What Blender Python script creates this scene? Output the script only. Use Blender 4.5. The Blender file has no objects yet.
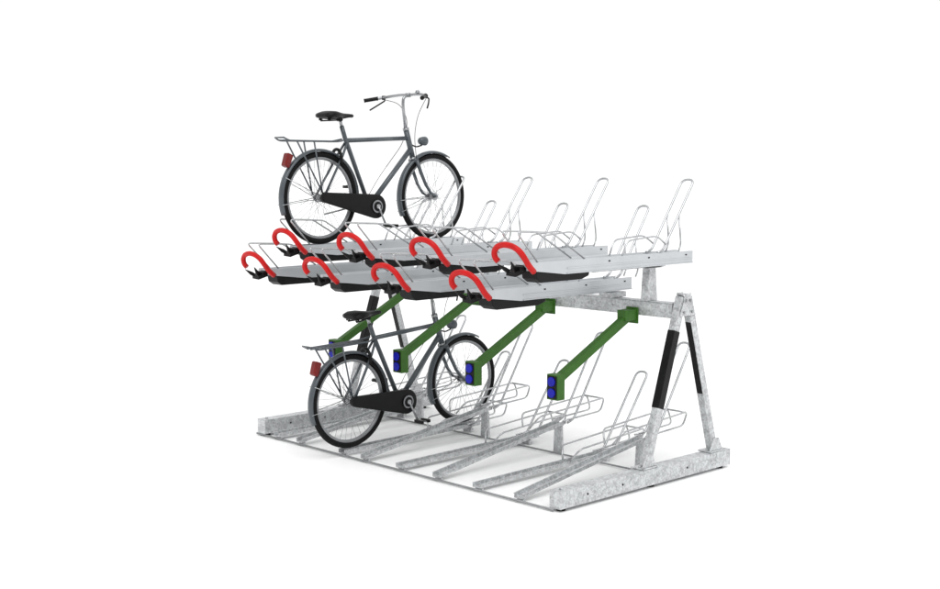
import bpy, math, random
from mathutils import Vector, Matrix
random.seed(3)
scene=bpy.context.scene
col=scene.collection
PI=math.pi
# ------------------------------------------------------------ materials
def mat(name,c,rough=.5,metal=0.,noise=None,bump=0.,coat=0.,spec=.5):
    m=bpy.data.materials.new(name); m.use_nodes=True; nt=m.node_tree; N=nt.nodes; L=nt.links
    b=N['Principled BSDF']; b.inputs['Base Color'].default_value=(*c,1); b.inputs['Roughness'].default_value=rough
    b.inputs['Metallic'].default_value=metal; b.inputs['Coat Weight'].default_value=coat
    b.inputs['Specular IOR Level'].default_value=spec
    tc=N.new('ShaderNodeTexCoord'); oi=N.new('ShaderNodeObjectInfo')
    ad=N.new('ShaderNodeVectorMath'); ad.operation='ADD'; L.new(tc.outputs['Object'],ad.inputs[0])
    mu=N.new('ShaderNodeVectorMath'); mu.operation='SCALE'; mu.inputs[0].default_value=(13,7,5); L.new(oi.outputs['Random'],mu.inputs['Scale']); L.new(mu.outputs[0],ad.inputs[1])
    vec=ad.outputs[0]
    if noise:
        sc,lo,hi,kind=noise
        n1=N.new('ShaderNodeTexNoise'); n1.inputs['Scale'].default_value=sc; n1.inputs['Detail'].default_value=7; n1.inputs['Roughness'].default_value=.62; L.new(vec,n1.inputs['Vector'])
        src=n1.outputs['Fac']
        if kind=='galv':
            v=N.new('ShaderNodeTexVoronoi'); v.inputs['Scale'].default_value=sc*4.5; L.new(vec,v.inputs['Vector'])
            sp=N.new('ShaderNodeSeparateColor'); L.new(v.outputs['Color'],sp.inputs[0])
            mx=N.new('ShaderNodeMath'); mx.operation='MULTIPLY_ADD'; mx.inputs[1].default_value=.26; L.new(sp.outputs[0],mx.inputs[0])
            m2=N.new('ShaderNodeMath'); m2.operation='MULTIPLY'; m2.inputs[1].default_value=.75; L.new(src,m2.inputs[0]); L.new(m2.outputs[0],mx.inputs[2]); src=mx.outputs[0]
        r=N.new('ShaderNodeValToRGB'); L.new(src,r.inputs[0])
        r.color_ramp.elements[0].position=.30; r.color_ramp.elements[1].position=.66
        r.color_ramp.elements[0].color=(*[x*lo for x in c],1); r.color_ramp.elements[1].color=(*[x*hi for x in c],1)
        L.new(r.outputs[0],b.inputs['Base Color'])
        rr=N.new('ShaderNodeMapRange'); rr.inputs['To Min'].default_value=rough*.8; rr.inputs['To Max'].default_value=min(1,rough*1.25); L.new(src,rr.inputs[0]); L.new(rr.outputs[0],b.inputs['Roughness'])
        if bump:
            bp=N.new('ShaderNodeBump'); bp.inputs['Strength'].default_value=bump; bp.inputs['Distance'].default_value=.002; L.new(src,bp.inputs['Height']); L.new(bp.outputs[0],b.inputs['Normal'])
    return m
M={}
M['galv']=mat('galvanised_steel',(.60,.615,.625),.42,.4,(19,.58,1.12,'galv'),.15)
M['alu']=mat('brushed_aluminium',(.56,.58,.60),.34,.45,(4,.94,1.04,'n'),.0)
M['wire']=mat('zinc_wire',(.52,.53,.54),.25,.7,(20,.85,1.1,'n'))
M['rod']=mat('steel_rod',(.27,.28,.285),.45,.4,(20,.8,1.1,'n'))
M['black']=mat('black_plastic',(.006,.006,.0065),.42,0,(14,.7,1.3,'n'),.1,spec=.2)
M['rubber']=mat('tyre_rubber',(.006,.006,.0065),.6,0,(30,.7,1.3,'n'),.2,spec=.15)
M['frame']=mat('blue_grey_enamel',(.080,.094,.106),.32,.1,(8,.92,1.06,'n'),coat=.25,spec=.35)
M['chrome']=mat('polished_metal',(.36,.37,.38),.22,.85,(12,.9,1.05,'n'))
M['rim']=mat('rim_metal',(.30,.31,.32),.35,.6,(12,.9,1.05,'n'))
M['red']=mat('red_rubber',(.56,.007,.007),.42,0,(15,.85,1.08,'n'),.05,spec=.25)
M['reflect']=mat('red_reflector',(.17,.012,.010),.35,0,(25,.8,1.1,'n'),coat=.1,spec=.3)
M['green']=mat('green_powder_coat',(.040,.125,.017),.45,0,(12,.85,1.12,'n'),.1,spec=.25)
M['blue']=mat('blue_reflector',(.006,.010,.36),.35,0,(22,.8,1.15,'n'),spec=.25)
M['lens']=mat('lamp_glass',(.55,.56,.58),.1,.3,(22,.9,1.05,'n'))
# ------------------------------------------------------------ builder
def fillet(pts,rad,n=6,closed=False):
    P=[Vector(p) for p in pts]; out=[]; m=len(P)
    for i,p in enumerate(P):
        if not closed and (i==0 or i==m-1): out.append(p); continue
        a=P[i-1]; b=P[(i+1)%m]; da=(a-p); db=(b-p)
        r=min(rad,da.length*.48,db.length*.48); s=p+da.normalized()*r; e=p+db.normalized()*r
        for k in range(n+1):
            t=k/n; out.append(s*(1-t)**2+p*2*t*(1-t)+e*t*t)
    return out
class B:
    def __init__(s): s.v=[];s.f=[];s.m=[];s.sm=[];s.mats=[]
    def mi(s,k):
        if k not in s.mats: s.mats.append(k)
        return s.mats.index(k)
    def face(s,f,k,sm): s.f.append(f); s.m.append(s.mi(k)); s.sm.append(sm)
    def tube(s,pts,r,k,seg=8,closed=False,rr=None,flat=1.):
        P=[Vector(p) for p in pts]; n=len(P); T=[]
        for i in range(n):
            if closed: t=P[(i+1)%n]-P[i-1]
            else: t=P[min(i+1,n-1)]-P[max(i-1,0)]
            T.append(t.normalized())
        u=T[0].orthogonal().normalized()
        if abs(T[0].x)<.95:
            u=(Vector((1,0,0))-T[0]*T[0].x).normalized()
        base=len(s.v)
        for i in range(n):
            u=(u-T[i]*u.dot(T[i])).normalized(); w=T[i].cross(u)
            ri=rr[i] if rr else r
            for j in range(seg):
                a=2*PI*(j+.5)/seg; s.v.append(P[i]+u*math.cos(a)*ri+w*math.sin(a)*ri*flat)
        for i in range(n if closed else n-1):
            i2=(i+1)%n
            for j in range(seg):
                j2=(j+1)%seg; s.face((base+i*seg+j,base+i*seg+j2,base+i2*seg+j2,base+i2*seg+j),k,seg>4)
        if not closed:
            s.face(tuple(base+j for j in range(seg))[::-1],k,False); s.face(tuple(base+(n-1)*seg+j for j in range(seg)),k,False)
    def prism(s,poly,vec,k):
        b=len(s.v); n=len(poly); vec=Vector(vec)
        s.v+= [Vector(p) for p in poly]+[Vector(p)+vec for p in poly]
        s.face(tuple(range(b,b+n))[::-1],k,False); s.face(tuple(range(b+n,b+2*n)),k,False)
        for i in range(n):
            j=(i+1)%n; s.face((b+i,b+j,b+n+j,b+n+i),k,False)
    def box(s,lo,hi,k):
        x0,y0,z0=lo;x1,y1,z1=hi
        s.prism([(x0,y0,z0),(x1,y0,z0),(x1,y1,z0),(x0,y1,z0)],(0,0,z1-z0),k)
    def bar(s,a,b,wx,wn,k):
        a=Vector(a);b=Vector(b);t=(b-a).normalized(); n=Vector((1,0,0)).cross(t).normalized()*wn/2; x=Vector((wx/2,0,0))
        s.prism([a-x-n,a+x-n,a+x+n,a-x+n],b-a,k)
    def cyl(s,c,ax,r,h,k,seg=20):
        c=Vector(c);ax=Vector(ax).normalized(); s.tube([c-ax*h/2,c+ax*h/2],r,k,seg)
    def torus(s,c,R,r,k,n=64,seg=10,flat=1.):
        pts=[Vector(c)+Vector((0,R*math.cos(a),R*math.sin(a))) for a in [2*PI*i/n for i in range(n)]]
        s.tube(pts,r,k,seg,closed=True,flat=flat)
    def loft(s,rings,k,caps=True,sm=True):
        b=len(s.v);n=len(rings[0])
        for r in rings: s.v+=[Vector(p) for p in r]
        for i in range(len(rings)-1):
            for j in range(n):
                j2=(j+1)%n; s.face((b+i*n+j,b+i*n+j2,b+(i+1)*n+j2,b+(i+1)*n+j),k,sm)
        if caps:
            s.face(tuple(b+j for j in range(n))[::-1],k,False); s.face(tuple(b+(len(rings)-1)*n+j for j in range(n)),k,False)
    def obj(s,name,parent=None,loc=(0,0,0),bevel=0):
        me=bpy.data.meshes.new(name); me.from_pydata([tuple(v) for v in s.v],[],s.f)
        for k in s.mats: me.materials.append(M[k])
        for p,mi,sm in zip(me.polygons,s.m,s.sm): p.material_index=mi; p.use_smooth=sm
        import bmesh
        bm=bmesh.new(); bm.from_mesh(me); bmesh.ops.recalc_face_normals(bm,faces=bm.faces); bm.to_mesh(me); bm.free()
        o=bpy.data.objects.new(name,me); col.objects.link(o); o.location=loc
        if parent: o.parent=parent
        if bevel:
            md=o.modifiers.new('bevel','BEVEL'); md.width=bevel; md.segments=2; md.limit_method='ANGLE'; md.angle_limit=math.radians(40)
        return o
def empty(name,loc=(0,0,0)):
    e=bpy.data.objects.new(name,None); e.empty_display_size=.2; col.objects.link(e); e.location=loc; return e
# ------------------------------------------------------------ ground
g=B(); g.v=[Vector(p) for p in [(-300,-300,0),(300,-300,0),(300,300,0),(-300,300,0)]]
M['ground']=mat('white_floor',(.96,.96,.96),.9,0,(2,.985,1.01,'n'),spec=.1)
g.face((0,1,2,3),'ground',False); go=g.obj('ground'); go['kind']='structure'
# ------------------------------------------------------------ rack
rack=empty('bicycle_rack'); rack['category']='bicycle rack'
rack['label']='galvanised two-tier bicycle rack with red handles and green arms'
Lf=1.80; W=3.2
def foot():
    b=B(); z0,z1=.022,.135; w=.05;t=.006
    y0,y1=0,Lf
    prof=[(-w,z0),(w,z0),(w,z1),(-w,z1),(-w,z1-t),(w-t,z1-t),(w-t,z0+t),(-w,z0+t)]
    b.prism([(x,y0,z) for x,z in prof],(0,y1-y0,0),'galv')
    b.box((-w+.002,y0-.006,z0-.002),(w+.002,y0-.0005,z1+.002),'galv')
    b.box((-w+.002,y1+.0005,z0-.002),(w+.002,y1+.006,z1+.002),'galv')
    for y in(.05,Lf-.06,.95):
        b.cyl((0,y,.011),(0,0,1),.03,.021,'black',16); b.cyl((.0,y,z1+.006),(0,0,1),.013,.012,'galv',6)
    for y in (.25,.6,1.3): b.cyl((w+.001,y,.08),(1,0,0),.008,.004,'black',12)
    return b
f=foot().obj('foot_beam',rack,(0,0,0),.002); f2=f.copy(); col.objects.link(f2); f2.location=(-W,0,0)
def leg(ya,za,yb,zb):
    b=B(); a=Vector((0,ya,za)); c=Vector((0,yb,zb)); b.bar(a,c,.055,.058,'galv')
    b.box((-.065,ya-.08,za-.008),(.049,ya+.08,za+.002),'galv')
    b.prism([(.0285,ya-.075,za+.002),(.0285,ya+.075,za+.002),(.0285,ya+.03,za+.09),(.0285,ya-.03,za+.09)],(.008,0,0),'galv')
    for d in(-.06,.06): b.cyl((.0,ya+d,za+.008),(0,0,1),.011,.014,'galv',6)
    return b
def sleeve(ya,za,yb,zb,t0,t1,dy=0,wn=.064,wx=.061):
    b=B(); a=Vector((0,ya+dy,za)); c=Vector((0,yb+dy,zb)); b.bar(a.lerp(c,t0),a.lerp(c,t1),wx,wn,'black'); return b
for X in(0,-W):
    A=(.895,.145,1.262,1.27)
    o=leg(*A).obj('leg',rack,(X,0,0),.003); sleeve(*A,.34,.80).obj('sleeve',o,(0,0,0),.004)
    A=(1.655,.145,1.325,1.27)
    o=leg(*A).obj('leg',rack,(X,0,0),.003); sleeve(*A,.38,.84,-.031,.007,.046).obj('sleeve',o,(0,0,0),.001)
    b=B(); b.prism([(.031,1.205,1.145),(.031,1.385,1.145),(.031,1.345,1.23),(.031,1.33,1.30),(.031,1.262,1.30),(.031,1.245,1.23)],(.006,0,0),'galv')
    b.prism([(-.038,1.205,1.145),(-.038,1.385,1.145),(-.038,1.345,1.23),(-.038,1.33,1.30),(-.038,1.262,1.30),(-.038,1.245,1.23)],(.006,0,0),'galv')
    b.box((-.030,1.268,1.289),(.030,1.325,1.295),'galv')
    for y,z in((1.25,1.17),(1.34,1.17),(1.272,1.25),(1.32,1.25)): b.cyl((.041,y,z),(1,0,0),.010,.010,'chrome',6)
    b.obj('apex_plate',rack,(X,0,0),.001)
b=B(); b.box((-W-.02,1.21,1.125),(-.040,1.29,1.225),'galv')
b.box((-W-.02,1.205,1.225),(-.040,1.295,1.231),'galv')
for i in range(9): b.cyl((-.2-i*.37,1.207,1.175),(0,1,0),.011,.012,'galv',6)
b.obj('cross_beam',rack,(0,0,0),.004)
b=B(); b.tube([(-W-.06,-.004,.014),(.0,-.016,.014)],.0075,'rod',8); b.obj('tie_rod',rack)
b=B(); b.tube([(-W,1.20,.014),(.0,1.20,.014)],.0065,'rod',8); b.obj('tie_rod',rack)

def tray_mesh(y0,y1):
    b=B(); w=.078;h=.088
    prof=[(-w,0),(-w+.012,0),(-w+.012,.03),(-.035,.062),(.035,.062),(w-.012,.03),(w-.012,0),(w,0),(w,h),(w-.018,h),(w-.022,h-.012),(.034,h-.016),(.028,h-.022),(-.028,h-.022),(-.034,h-.016),(-w+.022,h-.012),(-w+.018,h),(-w,h)]
    def ring(y,fz,fx): return [(x*fx,y,h-(h-z)*fz) for x,z in prof]
    b.loft([ring(y0,.55,.86),ring(y0+.16,.75,.93),ring(y0+.34,1,1),ring(y1,1,1)],'alu',True,False)
    for sx in(-1,1):
        b.box((sx*w-(.004 if sx<0 else -.0005),y0+.36,.034),(sx*w+(.004 if sx>0 else -.0005),y1-.02,.043),'alu')
        b.box((sx*w-(.006 if sx<0 else -.0005),y0+.36,.001),(sx*w+(.006 if sx>0 else -.0005),y1-.001,.008),'alu')
    yy=y1-.08
    for i in range(3):
        b.box((w+.0008,yy-.009,.058),(w+.0025,yy+.009,.068),'black'); yy-=.42
    b.box((-.03,y0+.68,-.012),(.03,y1-.25,-.0005),'galv')
    return b
def under_mesh(y0):
    b=B()
    prof=[(y0+.08,.030),(y0+.09,-.018),(y0+.13,-.044),(y0+.52,-.044),(y0+.59,-.024),(y0+.60,.020),(y0+.34,.020)]
    b.prism([(-.066,y,z-.001) for y,z in prof],(.132,0,0),'black')
    b.box((-.045,y0-.04,.035),(.045,y0-.002,.070),'black')
    return b
def handle_mesh(yc,zc):
    b=B()
    pts=[(.092,yc+.13,zc-.098),(.102,yc+.075,zc-.058),(.106,yc+.03,zc-.005),(.09,yc+.005,zc+.038),(.04,yc-.010,zc+.068),(-.035,yc-.012,zc+.076),(-.100,yc-.008,zc+.058),(-.132,yc+.0,zc+.022),(-.132,yc+.01,zc-.016),(-.112,yc+.02,zc-.038)]
    P=fillet(pts,.06,5); b.tube(P,.0195,'red',14)
    b.tube([P[0]+Vector((-.03,.03,.0)),P[0]],.012,'black',10)
    return b
def fin_mesh(yc,zc):
    b=B()
    def leaf(a,tip,w):
        a=Vector(a);tip=Vector(tip);d=tip-a;n=Vector((1,0,0)).cross(d).normalized()*w+Vector((w*.3,0,0))
        poly=[a-n*.6,a+n*.6,a+d*.5+n*.7,tip,a+d*.45-n*.6]
        b.prism(poly,(.016,.0,0),'black')
    leaf((-.04,yc+.06,zc-.112),(-.082,yc-.025,zc-.050),.023)
    leaf((-.0,yc+.06,zc-.116),(.016,yc-.005,zc-.030),.026)
    b.prism([(-.055,yc+.03,zc-.125),(.03,yc+.03,zc-.13),(.045,yc+.13,zc-.10),(-.05,yc+.15,zc-.09)],(0,0,.03),'black')
    return b
def hoop_mesh(ya,yb,top):
    b=B(); r=.009
    P=fillet([(-.05,yb-.06,top),(-.05,yb,top+.015),(-.052,ya,top+.505),(.052,ya,top+.505),(.05,yb,top+.015),(.05,yb-.06,top)],.05,8)
    b.tube(P,r,'wire',10)
    for sx in(-1,1):
        s=(ya-yb)
        b.tube(fillet([(sx*.055,min(yb+.17,ya-.25+.17),top-.004),(sx*.055,yb+.20,top+.05),(sx*.051,yb+s*.5,top+.26)],.04,4),.0065,'wire',8)
    return b
def guard_mesh(y0,top):
    b=B()
    for sx in(-1,1):
        b.tube(fillet([(sx*.06,y0+.10,top),(sx*.07,y0-.10,top+.20),(sx*.07,y0+.22,top+.185),(sx*.06,y0+.55,top)],.035,5),.006,'wire',8)
    b.tube([(-.07,y0+.20,top+.186),(.07,y0+.20,top+.186)],.005,'wire',8)
    return b
def wh_mesh(yb,top):
    b=B()
    for sx in(-1,1):
        b.tube(fillet([(sx*.055,yb-.45,top),(sx*.06,yb-.40,top+.10),(sx*.06,yb-.08,top+.12),(sx*.055,yb+.02,top+.06)],.05,5),.0062,'wire',8)
    return b
meshes={}
def make_tray(x,z0,y0,y1,yc,zc,key,ya,yb):
    h=.088
    if key not in meshes:
        o=tray_mesh(y0,y1).obj('wheel_tray',rack,(x,0,z0),.0012)
        kids=[under_mesh(y0).obj('tray_housing',o,(0,0,0),.006),handle_mesh(yc,zc-z0).obj('handle',o),fin_mesh(yc,zc-z0).obj('wheel_clamp',o,(0,0,0),.002),
              hoop_mesh(ya,yb,h).obj('wheel_hoop',o),guard_mesh(y0,h).obj('wheel_guide',o),wh_mesh(yb,h).obj('wheel_guide',o)]
        meshes[key]=(o,kids)
    else:
        so,kk=meshes[key]; o=so.copy(); col.objects.link(o); o.parent=rack; o.location=(x,0,z0)
        for k in kk:
            c=k.copy(); col.objects.link(c); c.parent=o
for k in range(4):
    make_tray(-.6-.79*k,1.283,-.12,1.37,-.216,1.42,'l',1.60,1.27)
    make_tray(-.265-.79*k,1.478,-.06,1.64,-.158,1.61,'h',1.68,1.33)
for k in range(4):
    x=-.265-.79*k
    b=B(); b.prism([(x-.03,1.19,1.232),(x-.03,1.30,1.232),(x-.03,1.28,1.463),(x-.03,1.21,1.463)],(.06,0,0),'galv')
    b.box((x-.06,1.15,1.4635),(x+.06,1.34,1.4655),'galv'); b.obj('tray_bracket',rack,(0,0,0),.0005)
    x=-.6-.79*k
    b=B(); b.box((x-.06,1.17,1.232),(x+.06,1.33,1.270),'galv'); b.obj('tray_bracket',rack,(0,0,0),.002)
def arm(x):
    b=B(); b.bar((0,1.185,1.135),(0,.43,.755),.050,.056,'green')
    b.box((-.04,1.08,1.09),(.04,1.203,1.165),'green')
    b.box((-.055,1.195,1.065),(.055,1.2035,1.18),'green')
    o=b.obj('support_arm',rack,(x,0,0),.004)
    b=B(); b.box((-.050,.37,.618),(.050,.44,.790),'green')
    b.box((-.041,.364,.628),(.041,.3705,.780),'black')
    for z in(.666,.742): b.cyl((0,.360,z),(0,1,0),.032,.012,'blue',24)
    b.obj('end_block',o,(0,0,0),.005)
for k in range(4): arm(-.375-.79*k)
def gutter_prof(w=.036,h=.030,t=.003): return [(-w,0),(w,0),(w,h-.003),(w+.007,h-.003),(w+.007,h),(w-.003,h),(w-.003,t),(-w+.003,t),(-w+.003,h),(-w-.007,h),(-w-.007,h-.003),(-w,h-.003)]
def floor_rail(x,raised):
    b=B(); zs=.024; ze=.225 if raised else .045; y0,y1=.0,(1.30 if raised else 1.42)
    b.prism([(px,y0,zs+pz) for px,pz in gutter_prof()],(0,y1-y0,ze-zs),'galv')
    b.box((-.03,y0+.02,.0),(.03,y0+.04,.024),'galv')
    o=b.obj('floor_channel',rack,(x,0,0),.001)
    if raised:
        b=B(); b.prism([(-.045,1.245,.0),(.045,1.245,.0),(.034,1.245,.212),(-.034,1.245,.212)],(0,.022,0),'galv'); b.box((-.06,1.22,.0),(.06,1.2445,.006),'galv'); b.obj('support_post',o,(0,0,0),.002)
    else:
        b=B(); b.box((-.045,1.30,.0),(.045,1.33,.038),'galv'); b.obj('support_post',o,(0,0,0),.002)
    b=B(); r=.009; zt=ze+.01; ht=.64 if raised else .56
    b.tube(fillet([(-.05,1.30,zt),(-.05,1.37,zt+.02),(-.052,1.76,zt+ht),(.052,1.76,zt+ht),(.05,1.37,zt+.02),(.05,1.30,zt)],.05,8),r,'wire',10)
    b.obj('wheel_hoop',o)
    b=B()
    for sx in(-1,1):
        b.tube(fillet([(sx*.035,.90,ze+.02),(sx*.09,.95,zt+.10),(sx*.09,1.68,zt+.15),(sx*.05,1.68,zt+.04),(sx*.05,1.25,zt+.02)],.04,5),.0068,'wire',8)
    b.tube([(-.09,1.655,zt+.148),(.09,1.655,zt+.148)],.0068,'wire',8)
    b.obj('wheel_guide',o)
for x in(-.33,-1.12,-1.91,-2.70): floor_rail(x,True)
for x in(-.72,-1.51,-2.17,-3.0): floor_rail(x,False)

# ------------------------------------------------------------ bicycle
def build_bike():
    root=empty('bicycle')
    R0=.355
    def off(b):
        for i in range(len(b.v)): b.v[i]=b.v[i]+Vector((0,0,R0))
        return b
    WB=1.169
    BBp=(0,.49,-.07); SL=(0,.25,.46)
    b=B(); T='frame'
    st=(0,.215,.555)
    b.tube([BBp,SL,st],.018,T,14)
    b.tube([(0,.262,.445),(0,.895,.475)],.0175,T,14)
    b.tube([BBp,(0,.925,.385)],.021,T,14)
    b.tube([(0,.95,.315),(0,.878,.545)],.023,T,16)
    b.cyl((0,.951,.313),(0,-.3,1),.026,.02,'chrome',16); b.cyl((0,.877,.548),(0,-.3,1),.026,.02,'chrome',16)
    b.cyl((0,.49,-.07),(1,0,0),.027,.075,T,18)
    for sx in(-1,1):
        b.tube([(sx*.02,.485,-.068),(sx*.04,.40,-.05),(sx*.058,.03,0),(sx*.06,-.015,0)],.0105,T,10)
        b.tube([(sx*.012,.26,.43),(sx*.035,.20,.33),(sx*.055,.0,.01)],.0098,T,10)
        b.cyl((sx*.062,0,0),(1,0,0),.018,.008,'chrome',12)
    b.tube([(-.045,.962,.295),(.045,.962,.295)],.018,T,12)
    for sx in(-1,1):
        b.tube([(sx*.040,.962,.297),(sx*.046,1.00,.20),(sx*.05,1.05,.10),(sx*.052,1.105,.03),(sx*.054,WB,0)],.011,T,10,rr=[.0155,.015,.0135,.0115,.0095])
        b.cyl((sx*.056,WB,0),(1,0,0),.013,.01,'chrome',12)
    off(b).obj('frame',root)
    b=B(); b.tube([(0,.22,.54),(0,.195,.615)],.0125,'chrome',12); off(b).obj('seat_post',root)
    b=B(); rings=[]
    for y,w,zt,th in[(.015,.055,.640,.02),(.03,.092,.655,.045),(.07,.108,.668,.06),(.12,.100,.668,.058),(.17,.068,.660,.045),(.22,.038,.654,.035),(.28,.024,.652,.03),(.315,.020,.650,.028),(.328,.010,.643,.014)]:
        ring=[]
        for j in range(16):
            a=2*PI*j/16; ca,sa=math.cos(a),math.sin(a)
            x=w*math.copysign(abs(ca)**.7,ca); z=zt-th/2+th/2*math.copysign(abs(sa)**.8,sa)
            ring.append((x,y,z))
        rings.append(ring)
    b.loft(rings,'black')
    for sx in(-1,1):
        b.tube([(sx*.018,.30,.63),(sx*.022,.2,.612),(sx*.03,.12,.607),(sx*.05,.05,.612)],.004,'black',6)
        hel=[(sx*.055+.014*math.cos(a),.055+.014*math.sin(a),.595+.0022*a/2) for a in [i*PI/4 for i in range(40)]]
        b.tube(hel,.003,'black',5)
    b.tube([(-.05,.05,.592),(-.03,.14,.598),(0,.19,.60),(.03,.14,.598),(.05,.05,.592)],.006,'black',8)
    b.cyl((0,.195,.605),(1,0,0),.014,.05,'black',12)
    off(b).obj('saddle',root)
    b=B(); b.tube(fillet([(0,.872,.545),(0,.845,.74),(0,.85,.80),(0,.895,.82)],.03,5),.0125,'chrome',12)
    half=[(.0,.90,.822),(.08,.905,.827),(.19,.895,.82),(.27,.845,.805),(.345,.75,.785)]
    pts=[(-x,y,z) for x,y,z in half[::-1]]+half[1:]
    b.tube(fillet(pts,.06,5),.0115,'chrome',12); b.cyl((0,.90,.822),(1,0,0),.018,.045,'chrome',14)
    hb=off(b).obj('handlebar',root)
    for sx in(-1,1):
        b=B(); b.tube([(sx*.288,.823,.8005),(sx*.296,.812,.799),(sx*.352,.741,.783),(sx*.358,.733,.781)],.0155,'black',12,rr=[.018,.0158,.0158,.0175]); off(b).obj('grip',hb)
        b=B(); b.tube(fillet([(sx*.255,.865,.80),(sx*.27,.885,.785),(sx*.315,.84,.745),(sx*.355,.79,.705)],.02,4),.0065,'black',8)
        b.cyl((sx*.258,.86,.807),(sx*.65,-.7,0),.018,.028,'black',12); off(b).obj('brake_lever',hb)
    b=B(); b.cyl((.12,.895,.842),(0,-.3,1),.020,.014,'chrome',16); b.cyl((.12,.892,.852),(0,-.3,1),.012,.01,'chrome',16); off(b).obj('bell',hb)
    b=B()
    b.tube(fillet([(.25,.875,.79),(.16,.93,.76),(.05,.96,.66),(.02,.95,.50),(.03,.965,.31)],.12,7),.0025,'black',6)
    b.tube(fillet([(-.25,.875,.79),(-.14,.93,.76),(-.03,.93,.62),(-.02,.87,.44),(-.02,.6,.15),(-.02,.47,-.03)],.1,7),.0025,'black',6)
    off(b).obj('brake_cable',root)
    for yc in(0,WB):
        b=B(); n=36
        b.cyl((0,0,0),(1,0,0),.022 if yc else .03,.075,'chrome',16)
        for sx in(-1,1): b.cyl((sx*.032,0,0),(1,0,0),.032,.004,'chrome',20)
        b.cyl((0,0,0),(1,0,0),.006,.125,'chrome',8)
        w=off(b).obj('wheel',root,(0,yc,0))
        b=B(); b.torus((0,0,0),.333,.0235,'rubber',72,12); off(b).obj('tyre',w)
        b=B(); nn=72
        prof=[(-.013,.320),(.013,.320),(.013,.302),(.006,.294),(-.006,.294),(-.013,.302)]
        for i in range(nn):
            a=2*PI*i/nn
            for x,r in prof: b.v.append(Vector((x,r*math.cos(a),r*math.sin(a))))
        for i in range(nn):
            for j in range(6):
                b.face((i*6+j,i*6+(j+1)%6,((i+1)%nn)*6+(j+1)%6,((i+1)%nn)*6+j),'rim',True)
        off(b).obj('rim',w)
        b=B()
        for i in range(n):
            a=2*PI*i/n; sx=1 if i%2 else -1; cr=.7*(1 if (i//2)%2 else -1)
            b.tube([(sx*.031,.029*math.cos(a+cr*1.6),.029*math.sin(a+cr*1.6)),(0,.297*math.cos(a),.297*math.sin(a))],.0014,'chrome',4)
        off(b).obj('spokes',w)
    def guard(yc,a0,a1,R=.374):
        b=B(); rings=[]; n=40
        for i in range(n+1):
            a=math.radians(a0+(a1-a0)*i/n); ring=[]
            for x,dr in[(-.030,-.014),(-.024,-.003),(-.012,.002),(0,.004),(.012,.002),(.024,-.003),(.030,-.014),(.028,-.016),(.022,-.006),(0,0),(-.022,-.006),(-.028,-.016)]:
                ring.append((x,yc+(R+dr)*math.cos(a),(R+dr)*math.sin(a)))
            rings.append(ring)
        b.loft(rings,'frame'); return b
    b=guard(0,-8,200)
    for sx in(-1,1):
        b.tube([(sx*.06,0,.0),(sx*.03,-.34,.155)],.003,'chrome',6); b.tube([(sx*.06,0,.0),(sx*.03,-.372,-.05)],.003,'chrome',6)
    off(b).obj('mudguard',root)
    b=guard(WB,62,205)
    for sx in(-1,1):
        b.tube([(sx*.055,WB,.0),(sx*.03,WB-.37,-.03)],.003,'chrome',6); b.tube([(sx*.055,WB,.0),(sx*.03,WB-.355,-.12)],.003,'chrome',6)
    off(b).obj('mudguard',root)
    b=B(); b.prism([(-.032,-.305,.225),(-.032,-.345,.245),(-.032,-.315,.345),(-.032,-.262,.325)],(.064,0,0),'reflect')
    off(b).obj('rear_reflector',root,(0,0,0),.012)
    b=B(); r=.0065
    for sx in(-1,1):
        b.tube(fillet([(sx*.02,.235,.455),(sx*.065,.16,.435),(sx*.065,-.33,.432),(sx*.055,-.375,.455)],.03,5),r,'frame',8)
        b.tube([(sx*.065,-.10,.43),(sx*.066,-.02,.02)],r,'frame',8)
        b.tube([(sx*.065,-.26,.43),(sx*.066,-.01,.02)],r,'frame',8)
    for x in(-.022,.022): b.tube([(x,.13,.436),(x,-.36,.436)],r*.8,'frame',8)
    b.tube([(-.055,-.375,.455),(.055,-.375,.455)],r,'frame',8)
    for y in(.13,-.05,-.25): b.tube([(-.065,y,.432),(.065,y,.432)],r*.8,'frame',8)
    off(b).obj('luggage_rack',root)
    b=B(); c1=(-.01,.005,.040);c2=(.49,-.07,.096)
    dx=c2[0]-c1[0];dz=c2[1]-c1[1];ang=math.atan2(dz,dx);d=math.hypot(dx,dz);be=math.acos((c1[2]-c2[2])/d)
    outl=[]
    for i in range(21):
        a=ang-be+ (2*be)*i/20; outl.append((c2[0]+c2[2]*math.cos(a),c2[1]+c2[2]*math.sin(a)))
    for i in range(13):
        a=ang+be+(2*PI-2*be)*i/12; outl.append((c1[0]+c1[2]*math.cos(a),c1[1]+c1[2]*math.sin(a)))
    b.prism([(.066,y,z) for y,z in outl],(.034,0,0),'black')
    off(b).obj('chain_guard',root,(0,0,0),.008)
    b=B(); b.cyl((.104,.49,-.07),(1,0,0),.055,.006,'black',28); b.cyl((.108,.49,-.07),(1,0,0),.05,.004,'rim',28); b.cyl((.111,.49,-.07),(1,0,0),.038,.004,'black',28)
    b.cyl((.116,.49,-.07),(1,0,0),.018,.016,'chrome',16)
    p1=(.122,.565,-.222);p2=(-.085,.415,.082)
    b.tube([(.116,.49,-.07),p1],.011,'chrome',8,flat=.7); b.tube([(-.08,.49,-.07),p2],.011,'chrome',8,flat=.7); b.tube([(-.09,.49,-.07),(.12,.49,-.07)],.008,'chrome',8)
    cr=off(b).obj('crank',root)
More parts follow.
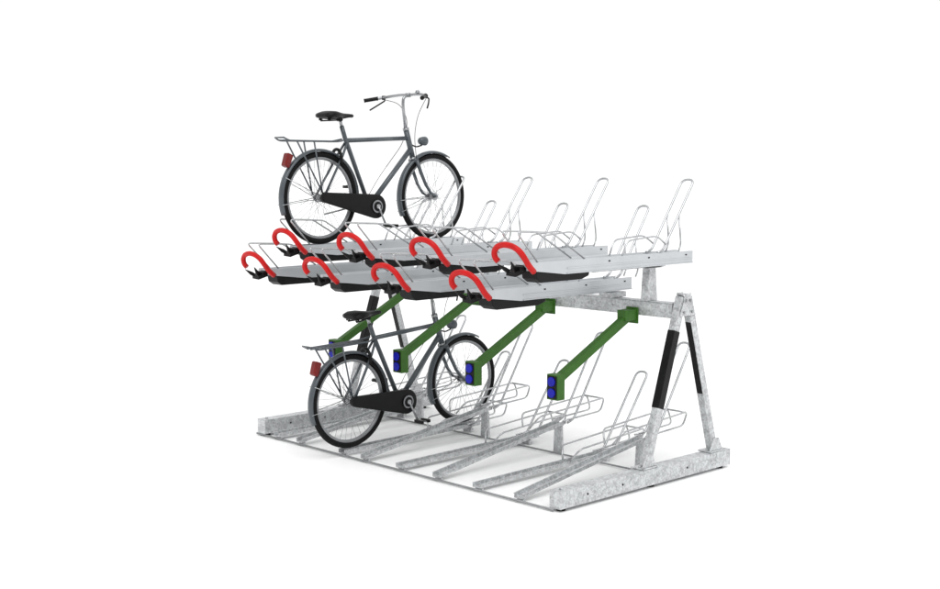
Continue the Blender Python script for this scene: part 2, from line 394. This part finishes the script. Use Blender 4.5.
    for p,s in((p1,1),(p2,-1)):
        b=B(); c=Vector(p); b.tube([c,c+Vector((s*.1,0,0))],.006,'chrome',8)
        for dy in(-.034,.034): b.box((min(c.x+s*.012,c.x+s*.1),c.y+dy-.012,c.z-.012),(max(c.x+s*.012,c.x+s*.1),c.y+dy+.012,c.z+.012),'black')
        off(b).obj('pedal',cr,(0,0,0),.003)
    b=B(); rings=[]
    for y,r in[(1.015,.012),(1.03,.028),(1.06,.036),(1.085,.038),(1.09,.036)]:
        rings.append([(r*math.cos(2*PI*j/18),y,.455+r*math.sin(2*PI*j/18)) for j in range(18)])
    b.loft(rings,'frame'); b.cyl((0,1.092,.455),(0,1,0),.033,.006,'lens',18)
    b.tube(fillet([(0,.945,.42),(0,.99,.405),(0,1.05,.42)],.02,4),.006,'black',8)
    off(b).obj('headlamp',root)
    b=B(); b.tube([(-.05,.40,-.07),(-.075,.10,-.13)],.007,'chrome',8); off(b).obj('kickstand',root)
    b=B(); pts=[(.062*math.cos(a),.165,.30+.075*math.sin(a)) for a in [math.radians(-30+i*20) for i in range(13)]]
    b.tube(pts,.013,'black',8); off(b).obj('ring_lock',root)
    return root
bike=build_bike()
bike.location=(-2.64,.18,1.565); bike.rotation_euler=(math.radians(-.5),0,0)
bike['category']='bicycle'; bike['group']='bicycles parked in the rack'
bike['label']='blue-grey city bicycle standing on an upper tray of the rack'
new=bike.copy(); col.objects.link(new); new.location=(-2.15,.075,.062); new.rotation_euler=(math.radians(1.6),0,0)
new['label']='blue-grey city bicycle parked on the floor channel under the trays'
for ch in [o for o in list(bpy.data.objects) if o.parent==bike]:
    c=ch.copy(); col.objects.link(c); c.parent=new
    for ch2 in [o for o in list(bpy.data.objects) if o.parent==ch]:
        c2=ch2.copy(); col.objects.link(c2); c2.parent=c
# ------------------------------------------------------------ light: white studio surround, dimmer behind the camera
w=bpy.data.worlds.new('World'); scene.world=w; w.use_nodes=True
nt=w.node_tree; bg=nt.nodes['Background']
tc=nt.nodes.new('ShaderNodeTexCoord'); dp=nt.nodes.new('ShaderNodeVectorMath'); dp.operation='DOT_PRODUCT'
dp.inputs[1].default_value=Vector((-.60,.78,-.05)).normalized(); nt.links.new(tc.outputs['Generated'],dp.inputs[0])
mr=nt.nodes.new('ShaderNodeMapRange'); mr.interpolation_type='SMOOTHSTEP'
mr.inputs['From Min'].default_value=-.7; mr.inputs['From Max'].default_value=.45; mr.inputs['To Min'].default_value=.58; mr.inputs['To Max'].default_value=1.02
nt.links.new(dp.outputs['Value'],mr.inputs['Value']); nt.links.new(mr.outputs[0],bg.inputs['Strength'])
bg.inputs[0].default_value=(1,1,1,1)
sd=bpy.data.lights.new('sun','SUN'); sd.energy=1.8; sd.angle=math.radians(50); so=bpy.data.objects.new('sun',sd); col.objects.link(so)
so.rotation_euler=Vector((-.6,.45,-1)).to_track_quat('-Z','Y').to_euler()
# ------------------------------------------------------------ camera
cd=bpy.data.cameras.new('camera'); cam=bpy.data.objects.new('camera',cd); col.objects.link(cam)
cam.location=(5.505,-6.039,2.212); cam.rotation_euler=(math.radians(90-5.828),0,math.radians(46.145))
cd.sensor_width=36; cd.lens=1320.086/940*36; cd.clip_end=2000
scene.camera=cam
scene.view_settings.view_transform='Standard'; scene.view_settings.look='None'; scene.view_settings.exposure=0
